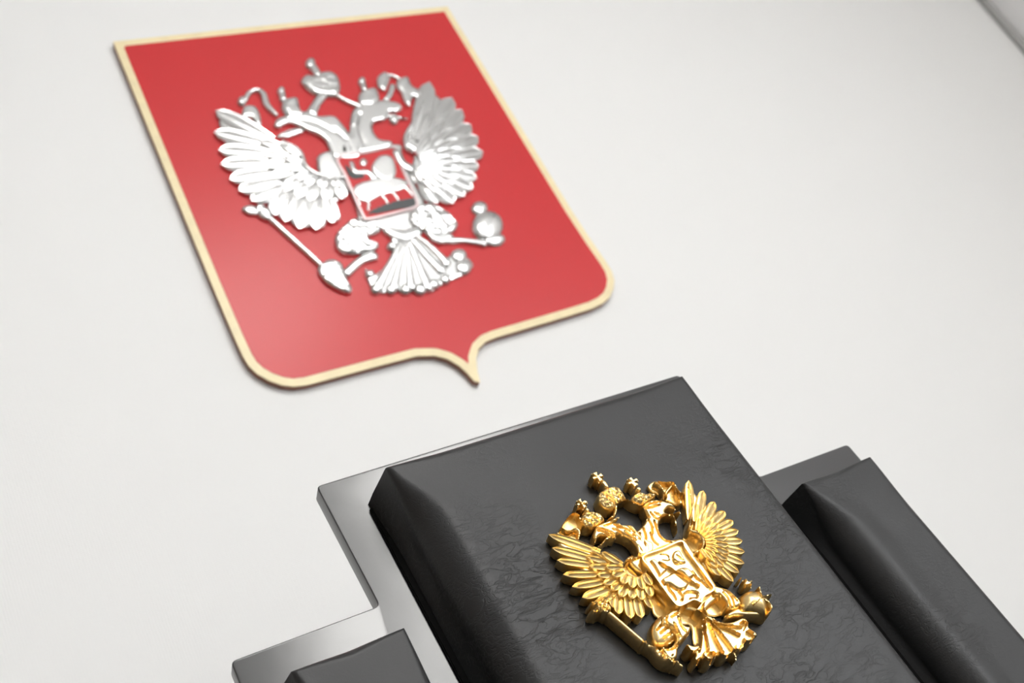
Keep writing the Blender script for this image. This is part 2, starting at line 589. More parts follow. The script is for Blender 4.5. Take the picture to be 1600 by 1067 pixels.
def cushion(name, u0, u1, v0, v1, H, ru, ru2, rv, rc, bow):
    """upholstered pad: rounded along its edges, pinched to a point at the corners"""
    NU, NV = 56, 90
    def spread(n, k):
        t = np.linspace(-1, 1, n)
        return np.sign(t) * (1 - (1 - np.abs(t)) ** k)
    su, sv = spread(NU, 1.9), spread(NV, 2.3)
    cu, cv, hu, hv = (u0 + u1) / 2, (v0 + v1) / 2, (u1 - u0) / 2, (v1 - v0) / 2
    def sm(x):
        x = min(max(x, 0), 1)
        return x * x * (3 - 2 * x)
    def drop(d, r):
        return 0 if d >= r else r - math.sqrt(max(r * r - (r - d) ** 2, 0))
    V, Fc = [], []
    for j, b in enumerate(sv):
        for i, a in enumerate(su):
            dv_end = (1 - abs(b)) * hv            # distance to the nearer end
            du_end = (1 - abs(a)) * hu
            kx = sm(dv_end / .06)
            ky = sm(du_end / .06)
            u = cu + a * (hu - (bow if a < 0 else -.0004) * kx)
            v = cv + b * (hv + .0004 * ky)
            eu, ev = rc + ((ru if a < 0 else ru2) - rc) * kx, rc + (rv - rc) * ky
            p_, q_ = drop(du_end, eu), drop(dv_end, ev)
            k_ = .0005 + .005 * min(kx, ky)
            w = H - (max(p_, q_) + max(k_ - abs(p_ - q_), 0) ** 2 / (4 * k_))
            n = noise.noise(Vector((u * 30, v * 30, H * 50)))
            n2 = noise.noise(Vector((u * 9, v * 9, 7 + H * 50)))
            w += .0006 * n * kx * ky + .0012 * n2 * kx * ky
            V.append((u, v, w))
    for j in range(NV - 1):
        for i in range(NU - 1):
            k = j * NU + i
            Fc.append((k, k + 1, k + NU + 1, k + NU))
    ring = [i for i in range(NU)] + [j * NU + NU - 1 for j in range(1, NV)] + [(NV - 1) * NU + i for i in range(NU - 2, -1, -1)] + [j * NU for j in range(NV - 2, 0, -1)]
    cur = ring
    for lv, pinch in ((.66, -.003), (.33, -.006), (0.0, -.008)):
        nxt = []
        for q in ring:
            u, v, w = V[q]
            du, dv = u - cu, v - cv
            V.append((u - pinch * np.sign(du), v - pinch * .15 * np.sign(dv), max(w * lv, .0003)))
            nxt.append(len(V) - 1)
        n = len(ring)
        for i in range(n):
            Fc.append((cur[i], nxt[i], nxt[(i + 1) % n], cur[(i + 1) % n]))
        cur = nxt
    me = bpy.data.meshes.new(name)
    me.from_pydata(V, [], Fc)
    o = link(name, me, M['leather'])
    smooth_by_angle(me, 48)
    return on_back(o)
HC = 0.0525
cushion('back_cushion', -.1525, .1525, -.2, .4470, HC, .032, .008, .010, .005, .003)
HS = 0.0385
cushion('side_cushion', .197, .284, -.2, .3105, HS, .028, .009, .010, .004, .002)
cushion('side_cushion', -.282, -.1945, -.2, .3195, HS, .028, .009, .010, .004, .002)
for u0, u1, v1 in ((-.155, .155, .4495), (.1945, .2865, .3125), (-.2845, -.192, .322)):
    bm = bmesh.new()
    bmesh.ops.create_cube(bm, size=1)
    for v in bm.verts:
        v.co = ((u0 + u1) / 2 + v.co.x * (u1 - u0 + .015), (-.2 + v1) / 2 + v.co.y * (v1 + .2 - .014), .002 + v.co.z * .004)
    bmesh.ops.bevel(bm, geom=list(bm.edges), offset=.001, segments=2, affect='EDGES')
    on_back(from_bm('cushion_lining', bm, M['cloth'], None, smooth=True))
def chair_box(name, lo, hi, m, bevel):
    return box(name, Vector(lo) - base, Vector(hi) - base, m, chair, bevel, 3)
xl, xr = CX - .3095, CX + .3095
chair_box('seat_frame', (xl, -1.17, .36), (xr, -.66, .43), M['lacquer'], .006)
chair_box('seat_cushion', (xl + .03, -1.16, .43), (xr - .03, -.70, .545), M['leather'], .03)
for s_ in (0, 1):
    xa = xl - .045 if s_ == 0 else xr - .015
    chair_box('armrest', (xa, -1.12, .69), (xa + .06, -.645, .73), M['lacquer'], .012)
    chair_box('arm_support', (xa + .01, -1.08, .38), (xa + .05, -1.03, .692), M['lacquer'], .008)
    for y in (-1.15, -.72):
        xb = xl + .02 if s_ == 0 else xr - .07
        chair_box('leg', (xb, y, 0), (xb + .05, y + .05, .362), M['lacquer'], .006)

# ------------------------------------------------------------------ gold emblem on the chair
CROPS = {'a': (830, 720, 5.929), 'b': (1020, 720, 5.929), 'c': (830, 880, 5.705), 'd': (1000, 880, 5.704),
         'p': (840, 730, 10.667), 'q': (920, 730, 10.667), 'r': (1000, 740, 10.667), 's': (900, 800, 10.667),
         't': (1000, 840, 9.7), 'u': (980, 920, 7.62), 'v': (1090, 890, 9.7), 'w': (1040, 960, 9.975), '1': (0, 0, 1.0),
         'e': (320, 80, 5.333), 'g': (540, 80, 5.333), 'h': (320, 260, 4.85), 'i': (540, 260, 4.85), 'y': (310, 70, 2.602)}
G_ORG = (1030, 900)
gu = PC.uv(*G_ORG, HC)
gold = empty('gold_eagle_emblem', PC.matrix(gu[0], gu[1], HC))
tag(gold, 'gold cast double-headed eagle emblem on the black leather chair back', 'emblem')
G = Cast(gold, PC, HC, G_ORG, M['gold'], 1.3, CROPS, lambda y: .0110 + (y - 745) / 295 * .0045, .03)

# low body plate behind everything, then the wings
G.piece('body', '1', [(984, 874), (1002, 862), (1040, 846), (1068, 840), (1086, 862), (1100, 880), (1120, 912), (1128, 928), (1112, 944), (1098, 956),
                      (1070, 952), (1046, 948), (1032, 936), (1022, 915), (1010, 898), (994, 888)], .72, rnd=6)
wl = G.piece('wing', '1', [(872, 846), (905, 853), (936, 862), (958, 868), (971, 878), (976, 888), (984, 897), (996, 901), (1006, 897), (1011, 889), (1018, 900),
                           (1024, 916), (1022, 932), (1004, 944), (984, 946), (966, 942), (950, 930), (932, 914), (914, 896), (898, 876)], .70, rnd=8, edge=.25)
fea = [  # root, tip, width, height at root, height at tip
    ((938, 863), (857.5, 834.5), 15, .80, .75), ((930, 874), (863, 855.5), 15, .80, .75), ((934, 884), (871, 874.5), 14, .80, .75),
    ((940, 897), (880, 897), 13, .80, .76), ((946, 908), (894, 916), 13, .80, .76), ((956, 918), (910, 933), 14, .80, .76),
    ((962, 924), (926, 948), 13, .80, .75),
    ((955, 925), (960, 950), 13, .78, .74), ((965, 930), (967, 959), 14, .78, .74), ((980, 932), (986, 966), 15, .78, .74), ((994, 934), (1002.5, 965), 15, .78, .74),
    ((1006, 928), (1019, 950), 13, .78, .74),
    ((962, 880), (917, 869), 13, 1.0, .98), ((962, 886), (921, 884), 13, 1.0, .98), ((964, 897), (933, 898), 13, 1.0, .98), ((970, 904), (943, 911), 13, 1.0, .98),
    ((974, 908), (955, 921), 13, 1.0, .98), ((981, 910), (969, 932), 14, 1.0, .98), ((990, 912), (987, 935), 14, 1.0, .98), ((999, 912), (1003, 937), 14, 1.0, .98),
    ((1009, 908), (1018, 932), 13, 1.0, .98),
    ((972, 882), (940.5, 862), 13, 1.25, 1.2), ((974, 887), (947, 885), 13, 1.25, 1.2), ((975, 893), (957, 898), 13, 1.25, 1.2), ((980, 898), (972, 911), 13, 1.25, 1.2),
    ((988, 901), (988, 918), 13, 1.25, 1.2), ((998, 901), (1005, 920), 13, 1.25, 1.2), ((1006, 897), (1018, 914), 12, 1.25, 1.2)]
for a, b, w, h0, h1 in fea:
    G.feather(a, b, w + 1.5, h0, h1, wl, blunt=.6 if w > 13 else .5)
G.stroke('shoulder', '1', [(926, 859), (948, 868), (966, 876), (973, 886), (978, 896), (988, 902), (999, 901), (1008, 895), (1013, 886)], [4, 8, 9, 7, 7, 6, 5], 1.2, parent=wl)

wr = G.piece('wing', 'b', [(345, 215), (360, 330), (375, 430), (362, 530), (352, 625), (400, 655), (450, 690), (470, 750), (455, 810), (400, 840), (440, 930), (500, 1000),
                           (600, 1040), (720, 1040), (790, 940), (800, 830), (760, 700), (690, 600), (600, 500), (480, 380), (400, 300)], .70, rnd=8, edge=.25)
hub = np.array((1086, 846.0))
tips_b = [(335, 178), (470, 272), (572, 376), (668, 464), (742, 550), (793, 640), (832, 735), (853, 838), (850, 945), (800, 1030)]
tips = [np.array((1020 + x / 5.929, 720 + y / 5.929)) for x, y in tips_b] + [np.array((1146, 908.)), np.array((1126, 899.))]
roots = [(1078, 812), (1090, 808), (1102, 814), (1110, 820), (1117, 828), (1116, 838), (1114, 846), (1116, 852), (1112, 860), (1110, 866), (1108, 870), (1102, 872)]
for k, (rt, tp) in enumerate(zip(roots, tips)):
    G.feather(rt, tuple(tp), 17 if k < 10 else 15, .80, .75, wr, blunt=.66)
def fan(C, par, hub, tips, fr, w, h0, h1, r0, shift=.5, lo=0, hi=None):
    hi = len(tips) - 1 if hi is None else hi
    for k in range(lo, hi):
        a = tips[k] * (1 - shift) + tips[min(k + 1, len(tips) - 1)] * shift
        d = a - hub
        C.feather(tuple(hub + d * r0), tuple(hub + d * fr), w, h0, h1, par, blunt=.4)
fan(G, wr, hub, tips, .70, 14.5, 1.0, .98, .36)
fan(G, wr, hub, tips, .47, 9.5, 1.25, 1.2, .22, shift=0, lo=1, hi=len(tips))
G.stroke('shoulder', 'b', [(345, 200), (358, 330), (372, 430), (355, 540), (350, 630), (410, 655), (455, 690), (477, 750), (455, 812), (400, 842)], [10, 20, 24, 30, 38, 40, 38, 36, 30], 1.2, parent=wr)

# low gold sheets added in the hollows to bounce an orange glow there
for pts in ([(975, 880), (985, 868), (1000, 868), (1012, 884), (1008, 898), (994, 902), (980, 896)],
            [(1068, 838), (1080, 828), (1094, 828), (1104, 842), (1098, 858), (1084, 862), (1072, 852)],
            [(1016, 925), (1035, 916), (1060, 942), (1066, 955), (1045, 966), (1024, 962), (1018, 945)],
            [(1062, 950), (1082, 944), (1098, 954), (1099, 975), (1096, 1006), (1084, 1006), (1080, 978), (1064, 974)],
            [(1100, 934), (1116, 928), (1134, 938), (1137, 952), (1122, 962), (1104, 958)]):
    G.piece('bounce_sheet', '1', pts, .14, rnd=3)
# breast shield
SH = [(30, 270), (330, 148), (620, 30), (690, 130), (760, 230), (860, 365), (960, 500), (1050, 625), (1128, 735), (1118, 800), (1000, 868), (952, 918), (935, 975), (870, 950),
      (800, 945), (650, 1020), (580, 1032), (510, 975), (400, 830), (250, 620), (130, 440)]
bs_ = G.piece('breast_shield', 't', SH, 1.12, rnd=2, edge=.1, smooth=False)
c0 = np.mean(SH, axis=0)
G.stroke('rim', 't', [(p[0] + (c0[0] - p[0]) * .03, p[1] + (c0[1] - p[1]) * .03) for p in SH], 34, 1.42, closed=True, parent=bs_)
rh = G.piece('horse', 't', [(330, 610), (430, 540), (520, 500), (600, 560), (700, 640), (760, 670), (720, 760), (620, 790), (540, 760), (450, 700), (380, 700)], 1.36, rnd=5, parent=bs_)
G.piece('horse_head', 't', [(150, 330), (215, 300), (270, 330), (340, 420), (430, 470), (380, 530), (310, 590), (270, 520), (220, 430)], 1.34, rnd=4, parent=bs_)
G.stroke('horse_leg', 't', [(430, 690), (470, 770), (530, 840), (570, 930)], [50, 36, 40], 1.3, parent=bs_)
G.stroke('horse_leg', 't', [(590, 770), (650, 850), (630, 930)], [50, 34, 34], 1.3, parent=bs_)
G.stroke('horse_leg', 't', [(800, 480), (880, 590), (960, 640), (1050, 740)], [70, 56, 44], 1.32, parent=bs_)
G.piece('rider', 't', [(560, 460), (680, 420), (800, 480), (840, 560), (760, 620), (660, 560)], 1.38, rnd=5, parent=bs_, bumps=.05)
G.piece('cloak', 't', [(490, 230), (540, 170), (620, 175), (680, 280), (720, 370), (620, 400), (540, 390), (490, 320)], 1.36, rnd=5, parent=bs_, grooves=[[(560, 260), (650, 330)], [(520, 330), (600, 370), (720, 385)]], gd=.1)
G.stroke('lance', 't', [(285, 335), (600, 520), (930, 722)], 24, 1.46, parent=bs_)
G.stroke('dragon', 't', [(660, 930), (690, 820), (790, 790), (890, 820), (870, 890), (760, 900)], [50, 60, 60, 50], 1.3, bumps=.06, parent=bs_)
G.stroke('wing_tuft', 't', [(300, 240), (420, 250), (450, 330), (330, 320)], [50, 60, 44], 1.26, parent=bs_)

# heads, necks and crowns
nl_ = G.piece('neck', 's', [(345, 225), (400, 180), (520, 140), (640, 90), (740, 45), (690, 120), (650, 155), (760, 160), (760, 190), (940, 205), (1020, 290), (1110, 390), (1210, 450), (1300, 500),
                            (1300, 650), (1090, 730), (1000, 765), (870, 785), (865, 745), (985, 738), (1030, 680), (1025, 600), (960, 480), (880, 410), (800, 370), (690, 350), (680, 410),
                            (560, 382), (430, 372), (375, 405), (340, 470), (302, 400), (300, 330)], 1.12, rnd=4.5, edge=.25, sub=3,
              grooves=[[(690, 250), (790, 255), (900, 305)], [(820, 320), (930, 395), (1000, 465)], [(350, 250), (500, 290), (600, 335), (680, 395)], [(370, 300), (500, 335), (620, 390)],
                       [(480, 220), (560, 190), (680, 130)], [(960, 360), (1050, 430), (1120, 450)], [(620, 270), (740, 320), (840, 400)], [(1040, 560), (1090, 640), (1060, 700)],
                       [(1100, 440), (1180, 560), (1180, 660)], [(880, 230), (980, 330)], [(640, 200), (760, 230)]], gw=1.1, gd=.3)
G.stroke('beak', 's', [(575, 425), (510, 440), (455, 505), (385, 560), (325, 620)], [46, 50, 44, 36, 24], .9, parent=nl_)
G.disc('eye', 's', (400, 320), 22, 1.16, parent=nl_)
nr_ = G.piece('neck', 'r', [(50, 540), (110, 460), (230, 420), (360, 428), (440, 452), (540, 488), (612, 560), (560, 556), (500, 538), (442, 590), (432, 640), (560, 638), (670, 606), (690, 628), (570, 662),
                            (480, 665), (400, 690), (366, 725), (330, 805), (325, 900), (360, 990), (430, 1060), (540, 1090), (670, 1115), (360, 1240), (39, 1370), (-60, 1200), (-90, 1000), (50, 850), (108, 740), (110, 640)],
              1.12, rnd=4.5, edge=.25, sub=3,
              grooves=[[(60, 530), (220, 480), (350, 455)], [(100, 570), (220, 545), (330, 510)], [(140, 760), (200, 860), (210, 980)], [(240, 780), (280, 900), (330, 1030)],
                       [(180, 640), (270, 740), (350, 740)], [(60, 900), (100, 1050), (80, 1200)], [(180, 980), (220, 1100), (300, 1180)], [(0, 980), (0, 1120), (30, 1260)], [(340, 1040), (420, 1110), (520, 1130)],
                       [(250, 640), (340, 690)], [(110, 640), (160, 720)]], gw=1.1, gd=.3)
G.stroke('beak', 'r', [(480, 662), (560, 700), (590, 780), (610, 860), (632, 940)], [30, 40, 40, 36, 30], .85, parent=nr_)
G.disc('eye', 'r', (430, 520), 20, 1.18, parent=nr_)

def crown(C, c, outline, cross, knob, hf=1.15, gro=(), sides=None, **kw):
    cr = C.piece('crown', c, outline, hf, rnd=kw.get('rnd', 6), edge=.4, bumps=.13, bs=2.6, grooves=gro, gw=1.0, gd=.2)
    C.piece('cross', c, cross, hf * .98, rnd=1.2, edge=.12, smooth=False, parent=cr, z0=0)
    if knob:
        C.piece('knob', c, knob, hf * .96, rnd=3, edge=.5, parent=cr)
    return cr
crown(G, 'q', [(150, 470), (180, 400), (260, 345), (350, 305), (440, 290), (515, 318), (575, 390), (630, 480), (648, 515), (550, 548), (480, 610), (430, 670), (350, 690), (240, 640), (170, 560)],
      [(50, 95), (140, 60), (155, 128), (195, 78), (258, 148), (182, 160), (250, 200), (175, 248), (145, 180), (90, 208), (38, 150), (130, 146)],
      [(205, 235), (250, 195), (310, 245), (350, 325), (300, 345), (240, 290)], gro=[[(240, 370), (360, 460), (480, 560)], [(330, 330), (450, 420), (560, 520)], [(230, 400), (330, 500), (430, 590)]])
crown(G, 'p', [(755, 760), (850, 705), (960, 715), (1060, 745), (1120, 815), (1140, 870), (1050, 920), (940, 985), (850, 985), (770, 945), (735, 870)],
      [(655, 545), (720, 503), (745, 570), (788, 533), (842, 582), (762, 605), (832, 642), (765, 692), (735, 612), (680, 648), (636, 598), (733, 585)],
      [(780, 690), (830, 655), (880, 700), (870, 735), (810, 730)], gro=[[(770, 850), (880, 900), (960, 960)], [(830, 740), (960, 830), (1080, 900)]])
crown(G, 'q', [(735, 455), (800, 410), (880, 385), (960, 420), (1000, 400), (1100, 415), (1135, 460), (1070, 510), (985, 555), (950, 590), (850, 595), (725, 525)],
      [(645, 190), (715, 150), (745, 200), (792, 168), (834, 215), (772, 240), (834, 272), (770, 334), (722, 272), (680, 288), (636, 245), (710, 230)],
      [(785, 335), (840, 308), (895, 368), (860, 395), (800, 372)], gro=[[(780, 470), (880, 510), (950, 570)], [(950, 440), (1050, 480)]])

# ribbons between and beside the crowns
G.piece('ribbon_fold', 'a', [(290, 610), (340, 530), (400, 485), (440, 500), (470, 570), (580, 612), (560, 640), (440, 640), (430, 735), (340, 715), (235, 675)], .3, rnd=3)
G.stroke('ribbon', 'p', [(405, 990), (470, 880), (560, 778), (630, 752), (692, 792), (722, 880), (765, 955), (860, 988), (945, 983)], 32, 1.02)
G.stroke('ribbon', 'p', [(405, 985), (480, 1035), (560, 1045), (640, 1015), (700, 1060), (690, 1150), (660, 1250)], [36, 44, 60, 80, 60, 40], .86)
G.stroke('ribbon', 'q', [(632, 495), (700, 560), (780, 602), (870, 625), (960, 592)], [26, 28, 34, 40, 40], 1.05)
G.stroke('ribbon', 'q', [(462, 625), (456, 720), (420, 800), (330, 850)], [58, 60, 56, 40], 1.02)
G.piece('ribbon_fold', 'r', [(130, 210), (180, 150), (250, 115), (400, 125), (560, 130), (610, 210), (670, 290), (760, 312), (740, 420), (690, 500), (600, 520), (520, 480), (430, 440), (380, 410), (280, 330), (200, 300)], .3, rnd=3)
G.stroke('ribbon', 'r', [(250, 125), (330, 180), (385, 255), (408, 330), (385, 395), (340, 435)], [50, 50, 36, 34, 34], 1.02)
G.stroke('ribbon', 'r', [(300, 118), (400, 132), (550, 132), (602, 205), (640, 268), (700, 312), (765, 314)], [28, 26, 34, 34, 30, 26], .98)
G.stroke('ribbon', 'r', [(590, 255), (620, 330), (668, 420), (690, 495)], [34, 30, 36, 46], .92)
G.stroke('ribbon', 'r', [(555, 165), (500, 235), (440, 310), (460, 372)], [50, 60, 60, 40], .72)

# legs, sceptre, orb, tail
lg = G.piece('leg', 'u', [(420, 330), (470, 290), (540, 240), (640, 238), (645, 310), (668, 400), (720, 428), (772, 430), (755, 510), (690, 580), (640, 640), (615, 720), (606, 800), (560, 842), (500, 832), (450, 780),
                          (430, 700), (520, 680), (590, 610), (602, 540), (560, 465), (500, 425), (430, 425)], 1.04, rnd=4.5, edge=.28,
             grooves=[[(530, 330), (590, 290), (650, 240)], [(560, 400), (600, 480), (640, 560)], [(610, 330), (650, 440), (700, 500)], [(480, 310), (470, 370), (490, 420)], [(620, 640), (560, 700), (470, 720)]], gw=1.1, gd=.2)
for (x, y), r_ in (((455, 770), 34), ((500, 815), 34), ((550, 770), 40), ((600, 850), 30), ((440, 700), 34)):
    G.disc('claw', 'u', (x, y), r_, 1.14, parent=lg)
G.piece('thigh', 'u', [(430, 280), (330, 360), (292, 470), (330, 625), (450, 660), (560, 620), (612, 540), (570, 440), (510, 380)], .86, rnd=14, edge=.6,
        grooves=[[(400, 520), (510, 430)], [(440, 580), (580, 480)], [(480, 640), (600, 550)], [(360, 480), (440, 390)]], gw=1.3, gd=.25, parent=lg)
sc = G.stroke('sceptre', 'c', [(690, 425), (850, 562), (1000, 690)], 44, .98, edge=.25)
G.piece('finial', 'c', [(528, 350), (560, 318), (600, 318), (620, 278), (670, 285), (690, 330), (725, 385), (715, 440), (680, 452), (640, 430), (590, 446), (545, 436), (532, 402), (580, 380)], 1.06, rnd=5, edge=.5, bumps=.22, bs=2.4, parent=sc)
for cx_, cy_ in ((548, 342), (598, 325), (640, 300), (555, 415), (600, 420), (660, 345), (690, 410)):
    G.disc('bead', 'c', (cx_, cy_), 22, 1.14, parent=sc, n=8)
G.disc('bead', 'c', (1022, 692), 28, 1.06, parent=sc)
G.stroke('handle', 'u', [(200, 622), (290, 670), (350, 710), (400, 770), (480, 830), (580, 860), (678, 918)], [50, 60, 80, 90, 90, 70, 40], .94, bumps=.2, bs=2.2, parent=sc)

tl = G.piece('tail', 'w', [(570, 30), (640, 5), (720, 30), (800, 100), (900, 125), (1060, 105), (1170, 55), (1250, 60), (1300, 125), (1305, 200), (1400, 262), (1436, 320), (1395, 335), (1380, 390), (1300, 412),
                           (1240, 432), (1220, 512), (1130, 560), (1098, 565), (1115, 695), (1050, 612), (960, 652), (870, 622), (822, 602), (788, 692), (700, 745), (620, 712), (580, 662), (520, 750),
                           (452, 692), (472, 604), (390, 570), (332, 482), (352, 452), (430, 482), (520, 470), (566, 400), (580, 200)], .78, rnd=3, edge=.15, sub=3)
for pts, w in (([(570, 50), (588, 300), (560, 540)], [24, 34, 44]), ([(630, 40), (650, 280), (690, 540)], [26, 44, 54]), ([(690, 70), (790, 330), (930, 590)], [26, 36, 44]),
               ([(710, 80), (880, 270), (1085, 540)], [26, 44, 54]), ([(750, 110), (1000, 205), (1190, 300)], [26, 36, 44]), ([(740, 40), (900, 135), (1220, 170)], [26, 34, 40])):
    G.stroke('tail_feather', 'w', pts, w, 1.1, parent=tl, edge=.3, rnd=2.4)
for pts in ([(620, 560), (610, 620), (660, 670), (740, 670), (790, 610), (760, 565), (690, 570)], [(840, 570), (880, 610), (940, 630), (1010, 600), (1030, 560)], [(1110, 450), (1110, 520), (1170, 535), (1215, 490), (1210, 430)],
            [(1240, 330), (1260, 390), (1320, 395), (1375, 370), (1395, 300)], [(350, 470), (400, 540), (470, 545), (540, 490)], [(480, 610), (470, 680), (512, 730), (540, 640)], [(1190, 80), (1260, 90), (1285, 140), (1250, 200)],
            [(1290, 210), (1350, 250), (1400, 290)], [(630, 700), (700, 730), (770, 690)]):
    G.stroke('scroll', 'w', pts, 26, 1.14, parent=tl, edge=.3)
G.stroke('tail_ribbon', 'v', [(-10, 585), (80, 650), (180, 725), (300, 790), (560, 825)], [36, 40, 44, 44, 50], 1.1)
G.stroke('tail_ribbon', 'v', [(125, 450), (108, 570), (160, 690)], [20, 34, 40], 1.1)
l2 = G.piece('leg', 'v', [(240, 230), (370, 255), (480, 288), (560, 355), (650, 450), (665, 525), (560, 575), (450, 560), (430, 480), (335, 385), (262, 360)], 1.04, rnd=4.5, edge=.28,
             grooves=[[(390, 340), (460, 420), (500, 545)], [(450, 330), (530, 430), (560, 550)], [(340, 360), (400, 440), (440, 540)], [(400, 300), (520, 370), (600, 460)]], gw=1.0, gd=.22)
G.piece('foot', 'v', [(450, 655), (540, 590), (640, 560), (690, 612), (880, 612), (1040, 630), (1050, 690), (860, 692), (600, 690), (480, 712)], .84, rnd=5, parent=l2)
ob = G.piece('orb', 'v', [(690, 320), (780, 250), (900, 232), (1050, 300), (1148, 390), (1165, 500), (1110, 640), (1040, 650), (880, 605), (750, 600), (690, 540), (678, 420)], 1.3, rnd=22, edge=.75)
G.stroke('band', 'v', [(860, 510), (990, 410), (1130, 365)], 44, 1.36, parent=ob)
G.stroke('band', 'v', [(990, 430), (1080, 480), (1130, 560), (1095, 640)], [50, 50, 40], 1.28, parent=ob)
G.stroke('band', 'v', [(940, 240), (960, 330), (990, 410)], 30, 1.38, parent=ob)
G.piece('cross', 'v', [(695, 195), (725, 165), (712, 118), (752, 118), (780, 160), (830, 135), (856, 165), (828, 195), (850, 228), (790, 226), (752, 240), (720, 232)], 1.0, rnd=3, smooth=False, parent=ob)
G.disc('bead', 'v', (665, 115), 26, .9, parent=ob, n=8)

# ------------------------------------------------------------------ silver emblem on the plaque
S_ORG = (575, 290)
su_ = PW.uv(*S_ORG, BT + .0005)
silver = empty('silver_eagle_emblem', PW.matrix(su_[0], su_[1], BT + .0005))
tag(silver, 'silver double-headed eagle emblem mounted on the red wall shield', 'emblem')
S = Cast(silver, PW, BT + .0005, S_ORG, M['silver'], 2.2, CROPS, lambda y: .0085, .13)
S.piece('body', 'y', [(560, 455), (520, 480), (500, 520), (590, 540), (620, 600), (650, 690), (640, 720), (700, 725), (770, 760), (830, 800), (880, 770), (880, 720), (920, 650), (900, 600), (860, 520), (830, 440), (800, 400)], .7, rnd=5)
Y = lambda pts: [np.array((310 + x / 2.602, 70 + y / 2.602)) for x, y in pts]
# left wing
wl = S.piece('wing', 'y', [(90, 290), (200, 350), (330, 390), (410, 425), (445, 495), (520, 520), (590, 540), (610, 600), (540, 640), (440, 650), (340, 620), (240, 580), (160, 500), (110, 400)], .7, rnd=6)
lt = Y([(70, 265), (64, 352), (82, 425), (92, 484), (128, 545), (165, 590), (215, 630)])
lr = Y([(300, 385), (300, 410), (300, 445), (300, 480), (310, 515), (330, 550), (350, 575)])
for a, b in zip(lr, lt):
    S.feather(tuple(a), tuple(b), 29, .85, .75, wl, blunt=.68)
for a, b in zip(Y([(360, 575), (400, 590), (440, 600), (475, 600), (510, 595)]), Y([(310, 690), (352, 716), (412, 746), (480, 750), (548, 722)])):
    S.feather(tuple(a), tuple(b), 28, .85, .8, wl, blunt=.78)
for a, b in zip(Y([(360, 430), (370, 455), (380, 485), (395, 515), (420, 540), (450, 555), (485, 560), (520, 560), (555, 560)]),
                Y([(245, 385), (262, 440), (270, 490), (295, 535), (345, 590), (400, 620), (450, 632), (520, 630), (590, 625)])):
    S.feather(tuple(a), tuple(b), 22, 1.05, .98, wl, blunt=.65)
for a, b in zip(Y([(410, 450), (420, 480), (430, 505), (450, 520), (480, 530), (515, 535), (550, 540)]), Y([(325, 395), (340, 455), (365, 500), (400, 545), (440, 570), (500, 580), (560, 578)])):
    S.feather(tuple(a), tuple(b), 16, 1.2, 1.12, wl, blunt=.65)
S.stroke('shoulder', 'y', [(340, 385), (410, 425), (440, 490), (500, 525), (600, 535)], [14, 24, 24, 24, 20], 1.25, parent=wl)
S.piece('wing_joint', 'e', [(940, 870), (1000, 830), (1060, 830), (1100, 900), (1160, 1050), (1000, 1065), (950, 990)], 1.1, rnd=5, parent=wl)
# right wing
wr = S.piece('wing', 'y', [(940, 190), (1010, 240), (1070, 320), (1110, 430), (1100, 540), (1040, 600), (960, 610), (900, 570), (860, 530), (880, 440), (840, 400), (860, 340), (910, 260)], .7, rnd=6)
rt = Y([(940, 148), (1032, 212), (1072, 262), (1108, 322), (1138, 372), (1158, 432), (1142, 490), (1132, 540), (1118, 582), (1084, 612), (1040, 642), (972, 642)])
hub = Y([(862, 480)])[0]
for k, b in enumerate(rt):
    d = b - hub
    S.feather(tuple(hub + d * (.42 if k else .3)), tuple(b), 31, .85, .75, wr, blunt=.72)
fan(S, wr, hub, rt, .74, 21, 1.05, .98, .3)
fan(S, wr, hub, rt, .5, 15, 1.2, 1.12, .15, shift=0, lo=1, hi=len(rt))
S.stroke('shoulder', 'y', [(925, 215), (880, 300), (845, 365), (850, 410), (875, 430)], [10, 18, 22, 20, 14], 1.2, parent=wr)
S.stroke('wing_joint', 'y', [(806, 425), (830, 475), (870, 500)], [44, 44, 50], 1.25, parent=wr)
# heads
nk = S.piece('neck', 'e', [(580, 600), (612, 548), (700, 520), (830, 490), (960, 530), (1080, 530), (1160, 610), (1220, 690), (1300, 720), (1300, 872), (1090, 888), (1040, 800), (1010, 740), (940, 682), (860, 652), (790, 616), (700, 590), (612, 626)], 1.05, rnd=6,
             grooves=[[(700, 560), (900, 580), (1100, 680)], [(1080, 640), (1180, 740), (1230, 860)]], gw=2, gd=.15)
S.piece('beak', 'e', [(600, 702), (680, 652), (780, 630), (825, 660), (745, 692), (680, 712)], .85, rnd=4, parent=nk)
n2 = S.piece('neck', 'g', [(20, 690), (45, 560), (60, 490), (100, 455), (290, 402), (440, 418), (472, 468), (420, 500), (370, 500), (330, 560), (242, 582), (230, 640), (280, 720), (385, 740), (370, 792), (180, 830), (0, 868), (-60, 862), (-50, 760)], 1.05, rnd=6,
             grooves=[[(120, 520), (110, 640), (160, 780)], [(60, 620), (60, 720), (60, 840)]], gw=2, gd=.15)
S.disc('tongue', 'g', (410, 552), 42, .95, parent=n2)
S.stroke('beak', 'g', [(330, 530), (420, 540), (520, 555)], [50, 40, 10], .75, parent=n2)
def scrown(c, outline, cross, r):
    cr = S.piece('crown', c, outline, 1.15, rnd=9, edge=.6, bumps=.05)
    S.stroke('cross', c, cross, r, .95, parent=cr)
    S.disc('knob', c, cross[0], r * .62, 1.0, parent=cr)
scrown('e', [(640, 430), (660, 385), (770, 368), (805, 470), (840, 520), (720, 545), (650, 480)], [(640, 315), (660, 400)], 62)
scrown('e', [(800, 230), (850, 178), (920, 190), (960, 160), (1050, 152), (1110, 190), (1138, 270), (1115, 350), (1030, 365), (930, 350), (855, 300)], [(885, 85), (955, 195)], 76)
scrown('g', [(105, 380), (130, 320), (250, 288), (290, 385), (235, 445), (130, 445)], [(140, 235), (165, 320)], 60)
